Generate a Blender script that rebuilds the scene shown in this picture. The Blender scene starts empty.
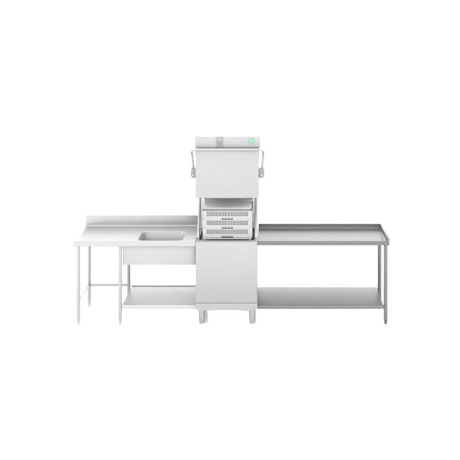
import bpy, bmesh, math
from mathutils import Vector

S = bpy.context.scene
COL = S.collection
PI = math.pi

# ------------------------------------------------------------------ materials
def steel(name, col, gloss=0.5, rough=0.38, brush=(2.0, 60.0, 60.0), var=0.05, bump=0.02):
    """Brushed stainless steel: diffuse-ish scatter plus a soft reflection, with fine grain along one axis."""
    m = bpy.data.materials.new(name); m.use_nodes = True
    nt = m.node_tree; N = nt.nodes; L = nt.links
    N.clear()
    out = N.new('ShaderNodeOutputMaterial')
    mix = N.new('ShaderNodeMixShader'); mix.inputs[0].default_value = gloss
    d = N.new('ShaderNodeBsdfDiffuse'); g = N.new('ShaderNodeBsdfPrincipled')
    g.inputs['Metallic'].default_value = 1.0; g.inputs['Roughness'].default_value = rough
    tc = N.new('ShaderNodeTexCoord'); mp = N.new('ShaderNodeMapping')
    mp.inputs['Scale'].default_value = brush
    nz = N.new('ShaderNodeTexNoise'); nz.inputs['Scale'].default_value = 6.0; nz.inputs['Detail'].default_value = 5.0
    big = N.new('ShaderNodeTexNoise'); big.inputs['Scale'].default_value = 2.2; big.inputs['Detail'].default_value = 2.0
    L.new(tc.outputs['Object'], mp.inputs['Vector']); L.new(mp.outputs[0], nz.inputs['Vector'])
    L.new(tc.outputs['Object'], big.inputs['Vector'])
    add = N.new('ShaderNodeMath'); add.operation = 'MULTIPLY_ADD'
    L.new(nz.outputs['Fac'], add.inputs[0]); add.inputs[1].default_value = 0.7
    m2 = N.new('ShaderNodeMath'); m2.operation = 'MULTIPLY'; L.new(big.outputs['Fac'], m2.inputs[0]); m2.inputs[1].default_value = 0.5
    L.new(m2.outputs[0], add.inputs[2])
    rp = N.new('ShaderNodeValToRGB')
    a, b = 1.0 - var, 1.0 + var
    rp.color_ramp.elements[0].position = 0.35; rp.color_ramp.elements[1].position = 0.85
    rp.color_ramp.elements[0].color = (col[0]*a, col[1]*a, col[2]*a, 1)
    rp.color_ramp.elements[1].color = (col[0]*b, col[1]*b, col[2]*b, 1)
    L.new(add.outputs[0], rp.inputs[0])
    bp = N.new('ShaderNodeBump'); bp.inputs['Strength'].default_value = bump; bp.inputs['Distance'].default_value = 0.002
    L.new(nz.outputs['Fac'], bp.inputs['Height'])
    for s, k in ((d, 'Color'), (g, 'Base Color')):
        L.new(rp.outputs[0], s.inputs[k]); L.new(bp.outputs[0], s.inputs['Normal'])
    L.new(d.outputs[0], mix.inputs[1]); L.new(g.outputs[0], mix.inputs[2]); L.new(mix.outputs[0], out.inputs[0])
    return m

def plain(name, col, rough=0.5, spec=0.3, var=0.04, scale=30):
    m = bpy.data.materials.new(name); m.use_nodes = True
    nt = m.node_tree; b = nt.nodes['Principled BSDF']
    b.inputs['Roughness'].default_value = rough; b.inputs['Specular IOR Level'].default_value = spec
    nz = nt.nodes.new('ShaderNodeTexNoise'); nz.inputs['Scale'].default_value = scale
    tc = nt.nodes.new('ShaderNodeTexCoord'); nt.links.new(tc.outputs['Object'], nz.inputs['Vector'])
    rp = nt.nodes.new('ShaderNodeValToRGB')
    rp.color_ramp.elements[0].color = tuple(c*(1-var) for c in col[:3]) + (1,)
    rp.color_ramp.elements[1].color = tuple(min(1, c*(1+var)) for c in col[:3]) + (1,)
    nt.links.new(nz.outputs['Fac'], rp.inputs[0]); nt.links.new(rp.outputs[0], b.inputs['Base Color'])
    return m

def g3(v): return (v, v*1.0, v*1.0)
M = {}
M['pale']      = steel('pale_brushed_steel', g3(0.233), 0.34, 0.34)
M['pale_v']    = steel('pale_brushed_steel_upright', g3(0.24), 0.3, brush=(60, 60, 2))
M['pale_tube'] = steel('pale_tube_steel', g3(0.226), 0.5, 0.3, brush=(40, 40, 2))
M['hood']      = steel('hood_steel', g3(0.200), 0.45, brush=(2, 60, 60))
M['post']      = steel('post_steel', g3(0.25), 0.5, 0.35, brush=(60, 60, 2))
M['bounce']     = steel('bounce_steel', g3(0.8), 0.5, 0.35)  # extra bright, throws light back into the wash chamber
M['column']    = steel('column_steel', g3(0.42), 0.4, 0.4)
M['grey']      = steel('satin_steel', g3(0.094), 0.48, 0.30)
M['grey_tube'] = steel('satin_tube_steel', g3(0.108), 0.5, 0.3, brush=(40, 40, 2))
M['foot_dark'] = plain('grey_foot_plastic', (0.05, 0.05, 0.05), 0.5)
M['rack']      = plain('pale_rack_plastic', (0.215, 0.219, 0.219), 0.45, 0.3)
M['shade_fill']   = plain('shade_grey_insert', (0.182, 0.182, 0.186), 0.5, 0.2, 0.1, 60)  # grey in place of the shaded rack interior
M['lid']       = plain('pale_grey_lid_plastic', (0.44, 0.44, 0.445), 0.7, 0.1, 0.06, 40)
M['skirt']     = plain('grey_lid_skirt', (0.105, 0.105, 0.108), 0.5, 0.2)
M['grip']      = plain('grey_pivot_plastic', (0.125, 0.125, 0.122), 0.45)
M['panel']     = plain('keypad_foil', (0.125, 0.125, 0.128), 0.35)
M['screen']    = plain('display_glass', (0.13, 0.14, 0.17), 0.2, 0.5)
M['button']    = plain('keypad_button', (0.105, 0.12, 0.105), 0.4)
M['mint']      = plain('mint_green_badge', (0.085, 0.205, 0.14), 0.4)
M['mint_mark'] = plain('badge_mark', (0.15, 0.235, 0.195), 0.4)
M['drain']     = steel('drain_steel', g3(0.2), 0.6, 0.25)
M['white']     = plain('white_acrylic_floor', (0.94, 0.94, 0.94), 0.18, 0.5, 0.005, 3)
M['white'].node_tree.nodes['Principled BSDF'].inputs['IOR'].default_value = 1.9

# ------------------------------------------------------------------ mesh helpers
def link(name, bm, mat, parent=None, smooth=40):
    bmesh.ops.remove_doubles(bm, verts=bm.verts, dist=1e-6)
    bmesh.ops.recalc_face_normals(bm, faces=bm.faces)
    me = bpy.data.meshes.new(name); bm.to_mesh(me); bm.free()
    me.materials.append(M[mat])
    me.shade_smooth(); me.set_sharp_from_angle(angle=math.radians(smooth))
    o = bpy.data.objects.new(name, me); COL.objects.link(o)
    if parent is not None: o.parent = parent
    return o

def thing(name, label, cat, loc, group=None):
    o = bpy.data.objects.new(name, None); COL.objects.link(o)
    o.empty_display_size = 0.1
    o.location = loc
    o['label'] = label; o['category'] = cat
    if group: o['group'] = group
    return o

def box(bm, x0, x1, y0, y1, z0, z1, bev=0.0, seg=2):
    t = bmesh.new()
    bmesh.ops.create_cube(t, size=1)
    for v in t.verts:
        v.co = Vector(((x0+x1)/2 + v.co.x*(x1-x0), (y0+y1)/2 + v.co.y*(y1-y0), (z0+z1)/2 + v.co.z*(z1-z0)))
    if bev: bmesh.ops.bevel(t, geom=t.edges[:], offset=bev, segments=seg, affect='EDGES', profile=0.5)
    merge(bm, t)

def merge(bm, t):
    me = bpy.data.meshes.new('tmp'); t.to_mesh(me); t.free(); bm.from_mesh(me); bpy.data.meshes.remove(me)

def lathe(bm, cx, cy, prof, n=24):
    """prof: list of (radius, z) bottom to top"""
    rings = []
    for r, z in prof:
        rings.append([bm.verts.new((cx + r*math.cos(2*PI*k/n), cy + r*math.sin(2*PI*k/n), z)) for k in range(n)])
    for a, b in zip(rings, rings[1:]):
        for k in range(n): bm.faces.new((a[k], a[(k+1) % n], b[(k+1) % n], b[k]))
    bm.faces.new(rings[0]); bm.faces.new(rings[-1])

def tube(bm, pts, r, n=16):
    pts = [Vector(p) for p in pts]
    rings = []; up = None
    for i, p in enumerate(pts):
        a = pts[max(0, i-1)]; b = pts[min(len(pts)-1, i+1)]
        t = (b - a).normalized()
        if up is None:
            up = Vector((0, 0, 1)) if abs(t.z) < 0.9 else Vector((0, 1, 0))
        u = (up - t*up.dot(t)).normalized(); v = t.cross(u); up = u
        rings.append([bm.verts.new(p + r*(u*math.cos(2*PI*k/n) + v*math.sin(2*PI*k/n))) for k in range(n)])
    for a, b in zip(rings, rings[1:]):
        for k in range(n): bm.faces.new((a[k], a[(k+1) % n], b[(k+1) % n], b[k]))
    bm.faces.new(rings[0]); bm.faces.new(rings[-1])

def prism(bm, poly, axis, a0, a1, bev=0.0):
    """extrude a 2-D outline; axis 'x': poly is (y, z); axis 'y': poly is (x, z)"""
    t = bmesh.new()
    def P(p, a): return (a, p[0], p[1]) if axis == 'x' else (p[0], a, p[1])
    A = [t.verts.new(P(p, a0)) for p in poly]; B = [t.verts.new(P(p, a1)) for p in poly]
    n = len(poly)
    t.faces.new(A); t.faces.new(B[::-1])
    for i in range(n): t.faces.new((A[i], B[i], B[(i+1) % n], A[(i+1) % n]))
    bmesh.ops.recalc_face_normals(t, faces=t.faces)
    if bev: bmesh.ops.bevel(t, geom=t.edges[:], offset=bev, segments=2, affect='EDGES', profile=0.5)
    merge(bm, t)

def rrect(x0, x1, y0, y1, r, z, n=8):
    out = []
    for cx, cy, a in ((x1-r, y0+r, -PI/2), (x1-r, y1-r, 0), (x0+r, y1-r, PI/2), (x0+r, y0+r, PI)):
        for k in range(n+1):
            t = a + (PI/2)*k/n
            out.append((cx + r*math.cos(t), cy + r*math.sin(t), z))
    return out

def loft(bm, loops):
    rings = [[bm.verts.new(p) for p in l] for l in loops]
    n = len(rings[0])
    for a, b in zip(rings, rings[1:]):
        for k in range(n): bm.faces.new((a[k], a[(k+1) % n], b[(k+1) % n], b[k]))
    return rings

def cells(bm, us, ws, solid, t0, t1, P):
    """wall made of grid cells: front/back sheets and the reveals round every hole"""
    nu, nw = len(us)-1, len(ws)-1
    V = {}
    def v(i, j, s):
        if (i, j, s) not in V: V[(i, j, s)] = bm.verts.new(P(us[i], ws[j], (t0, t1)[s]))
        return V[(i, j, s)]
    ok = lambda i, j: 0 <= i < nu and 0 <= j < nw and solid(i, j)
    for i in range(nu):
        for j in range(nw):
            if not ok(i, j): continue
            for s in (0, 1): bm.faces.new((v(i, j, s), v(i+1, j, s), v(i+1, j+1, s), v(i, j+1, s)))
            for di, dj, a, b in ((-1, 0, (i, j), (i, j+1)), (1, 0, (i+1, j), (i+1, j+1)), (0, -1, (i, j), (i+1, j)), (0, 1, (i, j+1), (i+1, j+1))):
                if not ok(i+di, j+dj): bm.faces.new((v(*a, 0), v(*b, 0), v(*b, 1), v(*a, 1)))

def inherit_local(root):
    """parts were modelled in world position: keep them there under the Empty"""
    for ch in root.children: ch.location = -Vector(root.location)

# ------------------------------------------------------------------ setting
bm = bmesh.new()
bmesh.ops.create_grid(bm, x_segments=4, y_segments=4, size=400)
fl = link('floor', bm, 'white'); fl['kind'] = 'structure'

H = 0.887            # table height
# ------------------------------------------------------------------ sink table
T1 = thing('sink_table', 'pale steel sink table with tall backsplash, left of the dishwasher', 'sink table', (-1.48, 0.35, 0))
X0, X1, YB = -2.126, -0.8372, 0.700
zr = H - 0.010
bm = bmesh.new()
def rect(x0, x1, y0, y1, z): return [(x0, y0, z), (x1, y0, z), (x1, y1, z), (x0, y1, z)]
fold = 0.004
loops = [rect(X0+0.03, X1-0.002, 0.03, YB-0.03, H-0.059),
         rect(X0+fold, X1, fold, YB, H-0.059), rect(X0, X1, 0, YB, H-0.059+fold), rect(X0, X1, 0, YB, H-fold),
         rect(X0+fold, X1, fold, YB, H), rect(X0+0.018, X1-0.006, 0.016, YB-0.02, H), rect(X0+0.034, X1-0.008, 0.028, YB-0.03, zr)]
rings = loft(bm, loops)
SX0, SX1, SY0, SY1, SR = -1.462, -0.978, 0.050, 0.490, 0.085
hole = [bm.verts.new(p) for p in rrect(SX0, SX1, SY0, SY1, SR, zr)]
he = [bm.edges.new((hole[i], hole[(i+1) % len(hole)])) for i in range(len(hole))]
ie = [bm.edges.get((rings[-1][i], rings[-1][(i+1) % 4])) for i in range(4)]
bmesh.ops.triangle_fill(bm, edges=he+ie, use_beauty=True)
link('tabletop', bm, 'pale', T1, 35)

bm = bmesh.new()
L = [rrect(SX0-0.006, SX1+0.006, SY0-0.006, SY1+0.006, SR+0.006, zr+0.0015), rrect(SX0+0.002, SX1-0.002, SY0+0.002, SY1-0.002, SR, zr+0.0015),
     rrect(SX0+0.008, SX1-0.008, SY0+0.008, SY1-0.008, SR-0.004, zr-0.008)]
zb = 0.64
L.append(rrect(SX0+0.012, SX1-0.012, SY0+0.012, SY1-0.012, SR-0.006, zb+0.05))
for k in range(1, 7):
    a = PI/2*k/6; d = 0.012 + 0.05*(1-math.cos(a)); L.append(rrect(SX0+d, SX1-d, SY0+d, SY1-d, max(0.03, SR-0.006-d*0.7), zb+0.05-0.05*math.sin(a)))
R = loft(bm, L); bm.faces.new(R[-1])
sink = link('sink_basin', bm, 'pale_v', T1, 60)
bm = bmesh.new(); lathe(bm, -1.22, 0.27, [(0.045, zb+0.0005), (0.045, zb+0.004), (0.036, zb+0.004), (0.030, zb+0.001)], 32)
link('drain', bm, 'drain', sink)

bm = bmesh.new()
box(bm, X0, X1, YB+0.001, YB+0.022, H-0.055, 1.005, 0.003)
# rounded upturn where the splash meets the top
prof = [(YB-0.030, zr+0.001), (YB-0.030, zr+0.016)] + [(YB-0.030+0.012*(1-math.cos(PI/2*k/5)), zr+0.016+0.012*math.sin(PI/2*k/5)) for k in range(1, 6)] + [(YB-0.001, zr+0.030), (YB-0.001, zr+0.001)]
prism(bm, prof, 'x', X0+0.004, X1-0.002)
link('backsplash', bm, 'pale', T1)

bm = bmesh.new()
box(bm, -1.614, X1, 0.052, 0.055, H-0.266, H-0.030, 0.001)
box(bm, -1.614, -1.611, 0.0552, 0.62, H-0.266, H-0.030, 0.001)
link('apron_panel', bm, 'pale', T1)

def shelf(x0, x1, y0, y1, ztop, th, lip):
    bm = bmesh.new()
    # top sheet with folded front edge, folded ends and (lip) a turned-up back edge
    prof = [(y0+0.002, ztop-th), (y0, ztop-th+0.002), (y0, ztop-0.005), (y0+0.0015, ztop-0.0015), (y0+0.005, ztop),
            (y1, ztop)]
    if lip: prof += [(y1+0.0, ztop+lip), (y1+0.003, ztop+lip)]
    else: prof += [(y1+0.003, ztop-0.002)]
    prof += [(y1+0.003, ztop-th), (y1-0.012, ztop-th), (y1-0.012, ztop-th+0.003), (y1-0.003, ztop-th+0.003), (y1-0.003, ztop-0.004),
             (y0+0.006, ztop-0.004), (y0+0.003, ztop-0.008), (y0+0.003, ztop-th+0.003), (y0+0.012, ztop-th+0.003), (y0+0.012, ztop-th)]
    prism(bm, prof, 'x', x0, x1)
    return bm
link('shelf', shelf(-1.614, X1, 0.028, 0.716, 0.205, 0.042, 0.010), 'pale', T1, 30)

def leg(x, y, zt, r, mat, parent, footmat, rf=None):
    bm = bmesh.new()
    lathe(bm, x, y, [(r-0.001, 0.052), (r, 0.054), (r, zt)], 28)
    o = link('leg', bm, mat, parent, 50)
    rf = rf or r*0.86
    bm = bmesh.new()
    lathe(bm, x, y, [(rf*0.62, 0.0), (rf*0.70, 0.004), (rf*0.78, 0.024), (rf*0.98, 0.040), (rf, 0.0515)], 28)
    link('foot', bm, footmat, o, 50)
LF, LB = 0.046, 0.655
for x in (-2.078, -1.637):
    for y in (LF, LB): leg(x, y, H-0.012, 0.0195, 'pale_tube', T1, 'pale_tube')
bm = bmesh.new(); tube(bm, [(-2.078, LF+0.018, 0.236), (-2.078, LB-0.018, 0.236)], 0.0135); link('side_rail', bm, 'pale_tube', T1)
bm = bmesh.new(); tube(bm, [(-2.060, LB, 0.236), (-1.655, LB, 0.236)], 0.0135); link('rear_rail', bm, 'pale_tube', T1)

# ------------------------------------------------------------------ dishwasher
D = thing('hood_dishwasher', 'tall pale steel dishwasher with its hood raised, between the two tables', 'dishwasher', (-0.51, 0.32, 0))
CX0, CX1 = -0.836, -0.187
bm = bmesh.new()
# carcass with a sunken wash tank at the top
o_ = lambda d, z: rect(CX0+0.003+d, CX1-0.003-d, 0.004+d, 0.650-d, z)
R = loft(bm, [o_(0, 0.2345), o_(0, H-0.004), o_(0.004, H), o_(0.030, H), o_(0.036, H-0.012), o_(0.036, H-0.030)])
bm.faces.new(R[0]); bm.faces.new(R[-1])
link('cabinet', bm, 'hood', D)
bm = bmesh.new(); box(bm, CX0+0.001, CX1-0.001, -0.012, 0.0035, 0.2365, H-0.006, 0.005, 3)
link('front_panel', bm, 'hood', D)
bm = bmesh.new()
n = 16; pl = [(CX0, 0.234), (CX0, 0.176), (CX0+0.012, 0.166), (CX0+0.05, 0.156), (CX0+0.10, 0.154)]
for k in range(n+1):
    u = k/n; x = CX0+0.12 + (CX1-CX0-0.24)*u; pl.append((x, 0.154 + 0.010*math.sin(PI*u)**0.7))
pl += [(CX1-0.10, 0.154), (CX1-0.05, 0.156), (CX1-0.012, 0.166), (CX1, 0.176), (CX1, 0.234)]
prism(bm, pl, 'y', -0.010, 0.648)
link('plinth', bm, 'hood', D, 25)
for x in (-0.775, -0.2415):
    for y in (0.070, 0.575):
        bm = bmesh.new()
        lathe(bm, x, y, [(0.023, 0), (0.026, 0.004), (0.0265, 0.020), (0.0280, 0.024), (0.0330, 0.112), (0.0330, 0.114), (0.0318, 0.116), (0.0318, 0.120), (0.0350, 0.122), (0.0350, 0.163)], 32)
        link('foot', bm, 'pale_tube', D, 30)
# rear column, side cheeks
bm = bmesh.new(); box(bm, CX0+0.006, CX1-0.006, 0.585, 0.645, H+0.001, 1.80, 0.004)
link('rear_column', bm, 'column', D)
for xa, xb, dp in ((CX0+0.004, CX0+0.029, 0.24), (CX1-0.033, CX1-0.0005, 0.40)):
    bm = bmesh.new()
    prism(bm, [(0.130, H+0.001), (0.150, H+0.050), (0.330, H+0.330), (0.400, 1.40), (0.400, 1.80), (0.450, 1.80), (0.450, 1.39), (max(dp, 0.40)+0.01, H+0.330), (dp, H+0.060), (dp, H+0.001)], 'x', xa, xb, 0.003)
    link('hood_guide', bm, 'post', D)
for x in (-0.772, -0.256):
    bm = bmesh.new(); tube(bm, [(x, 0.565, H-0.01), (x, 0.565, 1.60)], 0.009); link('guide_rod', bm, 'pale_tube', D)
# rack track
bm = bmesh.new()
for x in (-0.745, -0.264): box(bm, x-0.012, x+0.012, 0.052, 0.58, H+0.001, 0.906, 0.002)
for y in (0.060, 0.560): box(bm, -0.7325, -0.2765, y, y+0.012, H+0.003, 0.904, 0.002)
link('rack_track', bm, 'rack', D)
# hood (open underneath)
HX0, HX1, HZ0, HZ1, HY0, HY1 = -0.8385, -0.1715, 1.342, 1.850, -0.012, 0.640
def hl(d, z): return rrect(HX0+d, HX1-d, HY0+d, HY1-d, 0.012, z, 4)
bm = bmesh.new()
R = loft(bm, [hl(0.004, HZ1), hl(0.001, HZ1-0.002), hl(0, HZ1-0.006), hl(0, HZ0+0.002), hl(0.002, HZ0), hl(0.020, HZ0), hl(0.022, HZ0+0.003), hl(0.022, HZ1-0.03)])
bm.faces.new(R[0]); bm.faces.new(R[-1])
link('hood', bm, 'hood', D, 30)
bm = bmesh.new()
R = loft(bm, [hl(0.0225, HZ0+0.004), hl(0.0225, HZ1-0.032), hl(0.024, HZ1-0.032), hl(0.024, HZ0+0.004), hl(0.0225, HZ0+0.004)])
t = bmesh.new(); box(t, HX0+0.03, HX1-0.03, HY0+0.03, HY1-0.03, HZ1-0.036, HZ1-0.031); merge(bm, t)
link('hood_bounce_liner', bm, 'bounce', D, 30)  # bright shell added inside the hood to bounce light onto the racks
# control box with a roof that falls towards the back
bm = bmesh.new()
BX0, BX1 = -0.8415, -0.158
prism(bm, [(-0.006, 1.8665), (-0.006, 1.989), (0.62, 1.885), (0.62, 1.8665)], 'x', BX0, BX1, 0.002)
cb = link('control_box', bm, 'hood', D)
bm = bmesh.new(); box(bm, BX0+0.012, BX1-0.012, 0.004, 0.60, 1.8505, 1.8660)
link('hood_gasket', bm, 'post', D)
bm = bmesh.new(); box(bm, -0.617, -0.549, -0.013, -0.0065, 1.866, 1.985, 0.003)
kp = link('keypad', bm, 'panel', D)
bm = bmesh.new(); box(bm, -0.609, -0.557, -0.0150, -0.0132, 1.944, 1.979, 0.0006); link('screen', bm, 'screen', kp)
for i in range(2):
    for j in range(3):
        bm = bmesh.new(); t = bmesh.new()
        bmesh.ops.create_cone(t, cap_ends=True, segments=20, radius1=0.0075, radius2=0.0065, depth=0.002)
        for v in t.verts: v.co = Vector((-0.596 + 0.026*i + v.co.x, -0.0142 - v.co.z, 1.926 - 0.021*j + v.co.y))
        merge(bm, t); link('button', bm, 'button', kp)
bm = bmesh.new()
lp = lambda d, y: [(x, y, z) for x, z, _ in rrect(-0.274+d, -0.222-d, 1.917+d, 1.969-d, 0.010-d*0.5, 0, 5)]
R = loft(bm, [lp(0, -0.0065), lp(0, -0.0085), lp(0.001, -0.0095)]); bm.faces.new(R[0]); bm.faces.new(R[-1])
bd = link('badge', bm, 'mint', D)
bm = bmesh.new()
lp = lambda d, y: [(x, y, z) for x, z, _ in rrect(-0.262+d, -0.234-d, 1.931+d, 1.955-d, 0.006, 0, 5)]
R = loft(bm, [lp(0, -0.0096), lp(0, -0.0105)]); bm.faces.new(R[0]); bm.faces.new(R[-1])
link('badge_mark', bm, 'mint_mark', bd)
# lifting handle: one bent tube round the front, pivots on the hood sides
def arc(p0, c, p1, n=8):
    p0, c, p1 = Vector(p0), Vector(c), Vector(p1)
    return [(p0*(1-t)**2 + c*2*t*(1-t) + p1*t*t) for t in [k/n for k in range(n+1)]]
zH = 1.855; yH = -0.034
pts = arc((-0.862, 0.055, 1.63), (-0.873, 0.050, 1.72), (-0.876, 0.030, 1.785), 6) + arc((-0.877, 0.018, 1.806), (-0.884, yH, zH), (-0.825, yH, zH), 10)[0:]
pts += arc((-0.176, yH, zH), (-0.117, yH, zH), (-0.1215, 0.018, 1.806), 10) + arc((-0.122, 0.030, 1.785), (-0.125, 0.050, 1.72), (-0.136, 0.055, 1.63), 6)
bm = bmesh.new(); tube(bm, pts, 0.0125, 16)
link('handle', bm, 'pale_tube', D, 60)
for xa, xb in ((-0.888, HX0-0.0005), (HX1+0.0005, -0.113)):
    bm = bmesh.new()
    # rounded on the outer side, flat against the hood
    out = -1 if xa < -0.5 else 1
    xo, xi = (xa, xb) if out < 0 else (xb, xa)
    def ring(d, y):
        p = []
        for cz, a0, r in ((1.546, -PI/2, 0.026), (1.646, 0.0, 0.014)):
            for k in range(7):
                a = a0 + PI/2*k/6
                zc = cz + r if cz < 1.6 else cz - r
                p.append((xo - out*r + out*(r-d)*math.cos(a), y, zc + (r-d)*math.sin(a)))
        p += [(xi, y, 1.646-d), (xi, y, 1.546+d)]
        return p
    R = loft(bm, [ring(0.005, 0.012), ring(0.001, 0.015), ring(0, 0.019), ring(0, 0.088), ring(0.004, 0.094)])
    bm.faces.new(R[0]); bm.faces.new(R[-1])
    pv = link('pivot_block', bm, 'grip', D, 40)
    bm = bmesh.new(); t = bmesh.new()
    bmesh.ops.create_cone(t, cap_ends=True, segments=24, radius1=0.011, radius2=0.009, depth=0.004)
    for v in t.verts: v.co = Vector(((xa+xb)/2 + v.co.x, 0.0098 - v.co.z, 1.580 + v.co.y))
    merge(bm, t); link('pivot_pin', bm, 'post', pv)

# ------------------------------------------------------------------ dish racks
RX0, RX1, RY0, RY1 = -0.767, -0.242, 0.068, 0.565
xc = (RX0+RX1)/2
def frange(a, b, n): return [a+(b-a)*k/n for k in range(n+1)]
def make_rack(label, z, cover=False):
    t = thing('dish_rack', label, 'dish rack', (xc, (RY0+RY1)/2, z), 'stacked plastic dish racks')
    hw, hd, hh = (RX1-RX0)/2, (RY1-RY0)/2, 0.0935
    bm = bmesh.new()
    # window columns: four pairs with slim bars, wider bar in the centre
    def cols(half, span):
        xs = [-half]; k = 14; w = 2*span/k; bar = 0.005
        wins = []
        for i in range(k):
            b = 0.010 if i == 7 else bar
            a0 = -span + w*i + (0.0 if i == 0 else b/2); a1 = -span + w*(i+1) - (0.0 if i == k-1 else (0.010 if i == 6 else bar)/2)
            wins.append((a0, a1))
        for a, b in wins: xs += [a, b]
        return xs + [half]
    for side in range(4):
        half, span, off = (hw, 0.218, hd) if side < 2 else (hd-0.0045, 0.205, hw)
        us = cols(half, span)
        # split the centre for the hand grip
        us = sorted(set(us))
        zs = [0, 0.020, 0.038, 0.083, hh]
        def solid(i, j, us=us):
            mid = (us[i]+us[i+1])/2; inwin = (i % 2 == 1)
            grip = abs(mid) < 0.058
            if j == 0 and grip: return False
            if j == 2 and inwin: return False
            return True
        if side == 0: P = lambda u, w, q: (u, -off+q, w)
        elif side == 1: P = lambda u, w, q: (u, off-q, w)
        elif side == 2: P = lambda u, w, q: (-off+q, u, w)
        else: P = lambda u, w, q: (off-q, u, w)
        tb = bmesh.new(); cells(tb, us, zs, solid, 0.0, 0.0045, P); merge(bm, tb)
    fr = link('rack_frame', bm, 'rack', t)
    bm = bmesh.new(); k = 22
    us = []
    for i in range(k):
        a = -hw+0.008 + (2*hw-0.016)*i/k; us += [a, a+0.006]
    us.append(hw-0.008)
    ws = []
    for i in range(k):
        a = -hd+0.008 + (2*hd-0.016)*i/k; ws += [a, a+0.006]
    ws.append(hd-0.008)
    cells(bm, us, ws, lambda i, j: i % 2 == 0 or j % 2 == 0, 0.019, 0.024, lambda u, w, q: (u, w, q))
    link('base_grid', bm, 'rack', t)
    for sx in (-1, 1):
        for sy in (-1, 1):
            x = sx*(hw+0.0005); y = sy*(hd+0.0005)
            bm = bmesh.new()
            box(bm, min(x, x-sx*0.034), max(x, x-sx*0.034), min(y, y-sy*0.034), max(y, y-sy*0.034), 0.002, hh-0.002, 0.004)
            link('corner_post', bm, 'rack', t)
    # added grey sheets behind the windows; their colour stands in for shade
    for sy in (-1, 1):
        y = sy*(hd-0.012)
        bm = bmesh.new(); box(bm, -hw+0.036, hw-0.036, y-0.0015, y+0.0015, 0.003, hh-0.010)
        for k in range(41):
            x = -0.22 + 0.44*k/40
            box(bm, x-0.0022, x+0.0022, y-0.006, y+0.006, 0.027, hh-0.0125)
        link('shade_insert', bm, 'shade_fill', t)
    if cover:
        bm = bmesh.new()
        loft_rings = loft(bm, [rrect(-hw+0.008-d, hw-0.008+d, -hd+0.003-d, hd-0.003+d, 0.02, z, 5) for d, z in ((-0.004, hh+0.0265), (-0.001, hh+0.0262), (0.0, hh+0.0245), (0.0, hh+0.0232))])
        bm.faces.new(loft_rings[0]); bm.faces.new(loft_rings[-1])
        lid = link('lid', bm, 'lid', t, 30)
        bm = bmesh.new()
        R = loft(bm, [rrect(-hw+0.011, hw-0.011, -hd+0.006, hd-0.006, 0.018, z, 5) for z in (hh+0.0005, hh+0.0228)])
        bm.faces.new(R[0]); bm.faces.new(R[-1])
        link('lid_skirt', bm, 'skirt', lid, 30)
    return t
make_rack('bottom pale plastic dish rack of the stack inside the dishwasher', 0.9075)
make_rack('middle pale plastic dish rack, between the other two racks', 0.9075+0.0945)
make_rack('topmost pale plastic dish rack, under a grey lid, right under the raised hood', 0.9075+0.189, True)

# ------------------------------------------------------------------ landing table
T2 = thing('landing_table', 'darker grey steel table with upturned rim, right of the dishwasher', 'table', (0.5, 0.35, 0))
A0, A1, B1 = -0.1862, 1.206, 0.700
zt = 0.860; zu = 0.914; zl = 0.886; zbm = 0.840
bm = bmesh.new()
# front lip and flat in one profile, back upturn with cove
prof = [(0.03, zbm), (0.002, zbm), (0, zbm+0.002), (0, zl-0.003), (0.003, zl), (0.010, zl), (0.014, zl-0.002), (0.030, zt+0.001), (0.036, zt)]
cr = 0.018; yb = B1-0.022
prof += [(yb-cr + cr*math.sin(PI/2*k/6), zt + cr*(1-math.cos(PI/2*k/6))) for k in range(0, 7)]
prof += [(yb+0.001, zu-0.003), (yb+0.004, zu), (B1-0.003, zu), (B1, zu-0.003), (B1, zbm), (B1-0.03, zbm), (B1-0.03, zbm+0.004), (B1-0.006, zbm+0.004), (B1-0.006, zt-0.012), (0.006, zt-0.012), (0.006, zbm+0.004), (0.03, zbm+0.004)]
prism(bm, prof, 'x', A0, A1-0.026)
link('tabletop', bm, 'grey', T2, 30)
bm = bmesh.new()
prism(bm, [(0.0, zbm), (0.0, zu), (B1, zu), (B1, zbm)], 'x', A1-0.0255, A1, 0.003)
prism(bm, [(A1-0.026, zt+0.0005), (A1-0.026, zt+0.016), (A1-0.034, zt+0.006), (A1-0.044, zt+0.0005)], 'y', 0.036, yb-0.004)
link('side_rim', bm, 'grey', T2, 30)
link('shelf', shelf(A0, 1.144, 0.028, 0.697, 0.202, 0.040, 0), 'grey', T2, 30)
for y in (LF, LB): leg(1.170, y, zt-0.014, 0.0215, 'grey_tube', T2, 'foot_dark', 0.0205)
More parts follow.
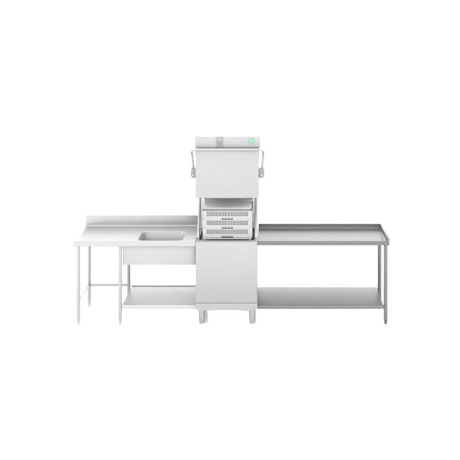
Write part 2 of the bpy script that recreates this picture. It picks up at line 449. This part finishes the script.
for y in (LF, LB):
    bm = bmesh.new(); box(bm, 1.1443, 1.150, y-0.012, y+0.012, 0.166, 0.196, 0.001)
    link('shelf_bracket', bm, 'grey', T2)

for r in (T1, D, T2): inherit_local(r)

# ------------------------------------------------------------------ light
W = bpy.data.worlds.new("World"); S.world = W; W.use_nodes = True
nt = W.node_tree; bg = nt.nodes['Background']
tc = nt.nodes.new('ShaderNodeTexCoord'); sep = nt.nodes.new('ShaderNodeSeparateXYZ')
nt.links.new(tc.outputs['Generated'], sep.inputs[0])
rp = nt.nodes.new('ShaderNodeValToRGB')
# white studio: bright walls all round, dimmer ceiling
nt.links.new(sep.outputs['Z'], rp.inputs[0])
rp.color_ramp.elements[0].position = 0.10; rp.color_ramp.elements[1].position = 0.85
rp.color_ramp.elements[0].color = (1, 1, 1, 1); rp.color_ramp.elements[1].color = (0.58, 0.58, 0.58, 1)
nt.links.new(rp.outputs[0], bg.inputs['Color']); bg.inputs['Strength'].default_value = 5.3

def area(name, loc, rot, sx, sy, power):
    l = bpy.data.lights.new(name, 'AREA'); l.shape = 'RECTANGLE'; l.size = sx; l.size_y = sy; l.energy = power
    o = bpy.data.objects.new(name, l); COL.objects.link(o); o.location = loc; o.rotation_euler = rot
    return o
area('overhead_softbox', (-0.6, 0.3, 5.5), (0, 0, 0), 6, 4, 30)

# ------------------------------------------------------------------ camera
cam = bpy.data.cameras.new('camera'); co = bpy.data.objects.new('camera', cam); COL.objects.link(co)
DIST = 10.46
co.location = (0, -DIST, 3.424); co.rotation_euler = (PI/2, 0, 0)
cam.sensor_width = 36; cam.sensor_fit = 'HORIZONTAL'
cam.lens = 95*DIST/460*36
cam.shift_x = -45/460; cam.shift_y = -0.5
cam.clip_start = 0.1; cam.clip_end = 2000
S.camera = co
S.view_settings.view_transform = 'Standard'; S.view_settings.look = 'None'
S.view_settings.exposure = 0; S.view_settings.gamma = 1
S.view_settings.use_curve_mapping = False
S.cycles.max_bounces = 10; S.cycles.use_denoising = True
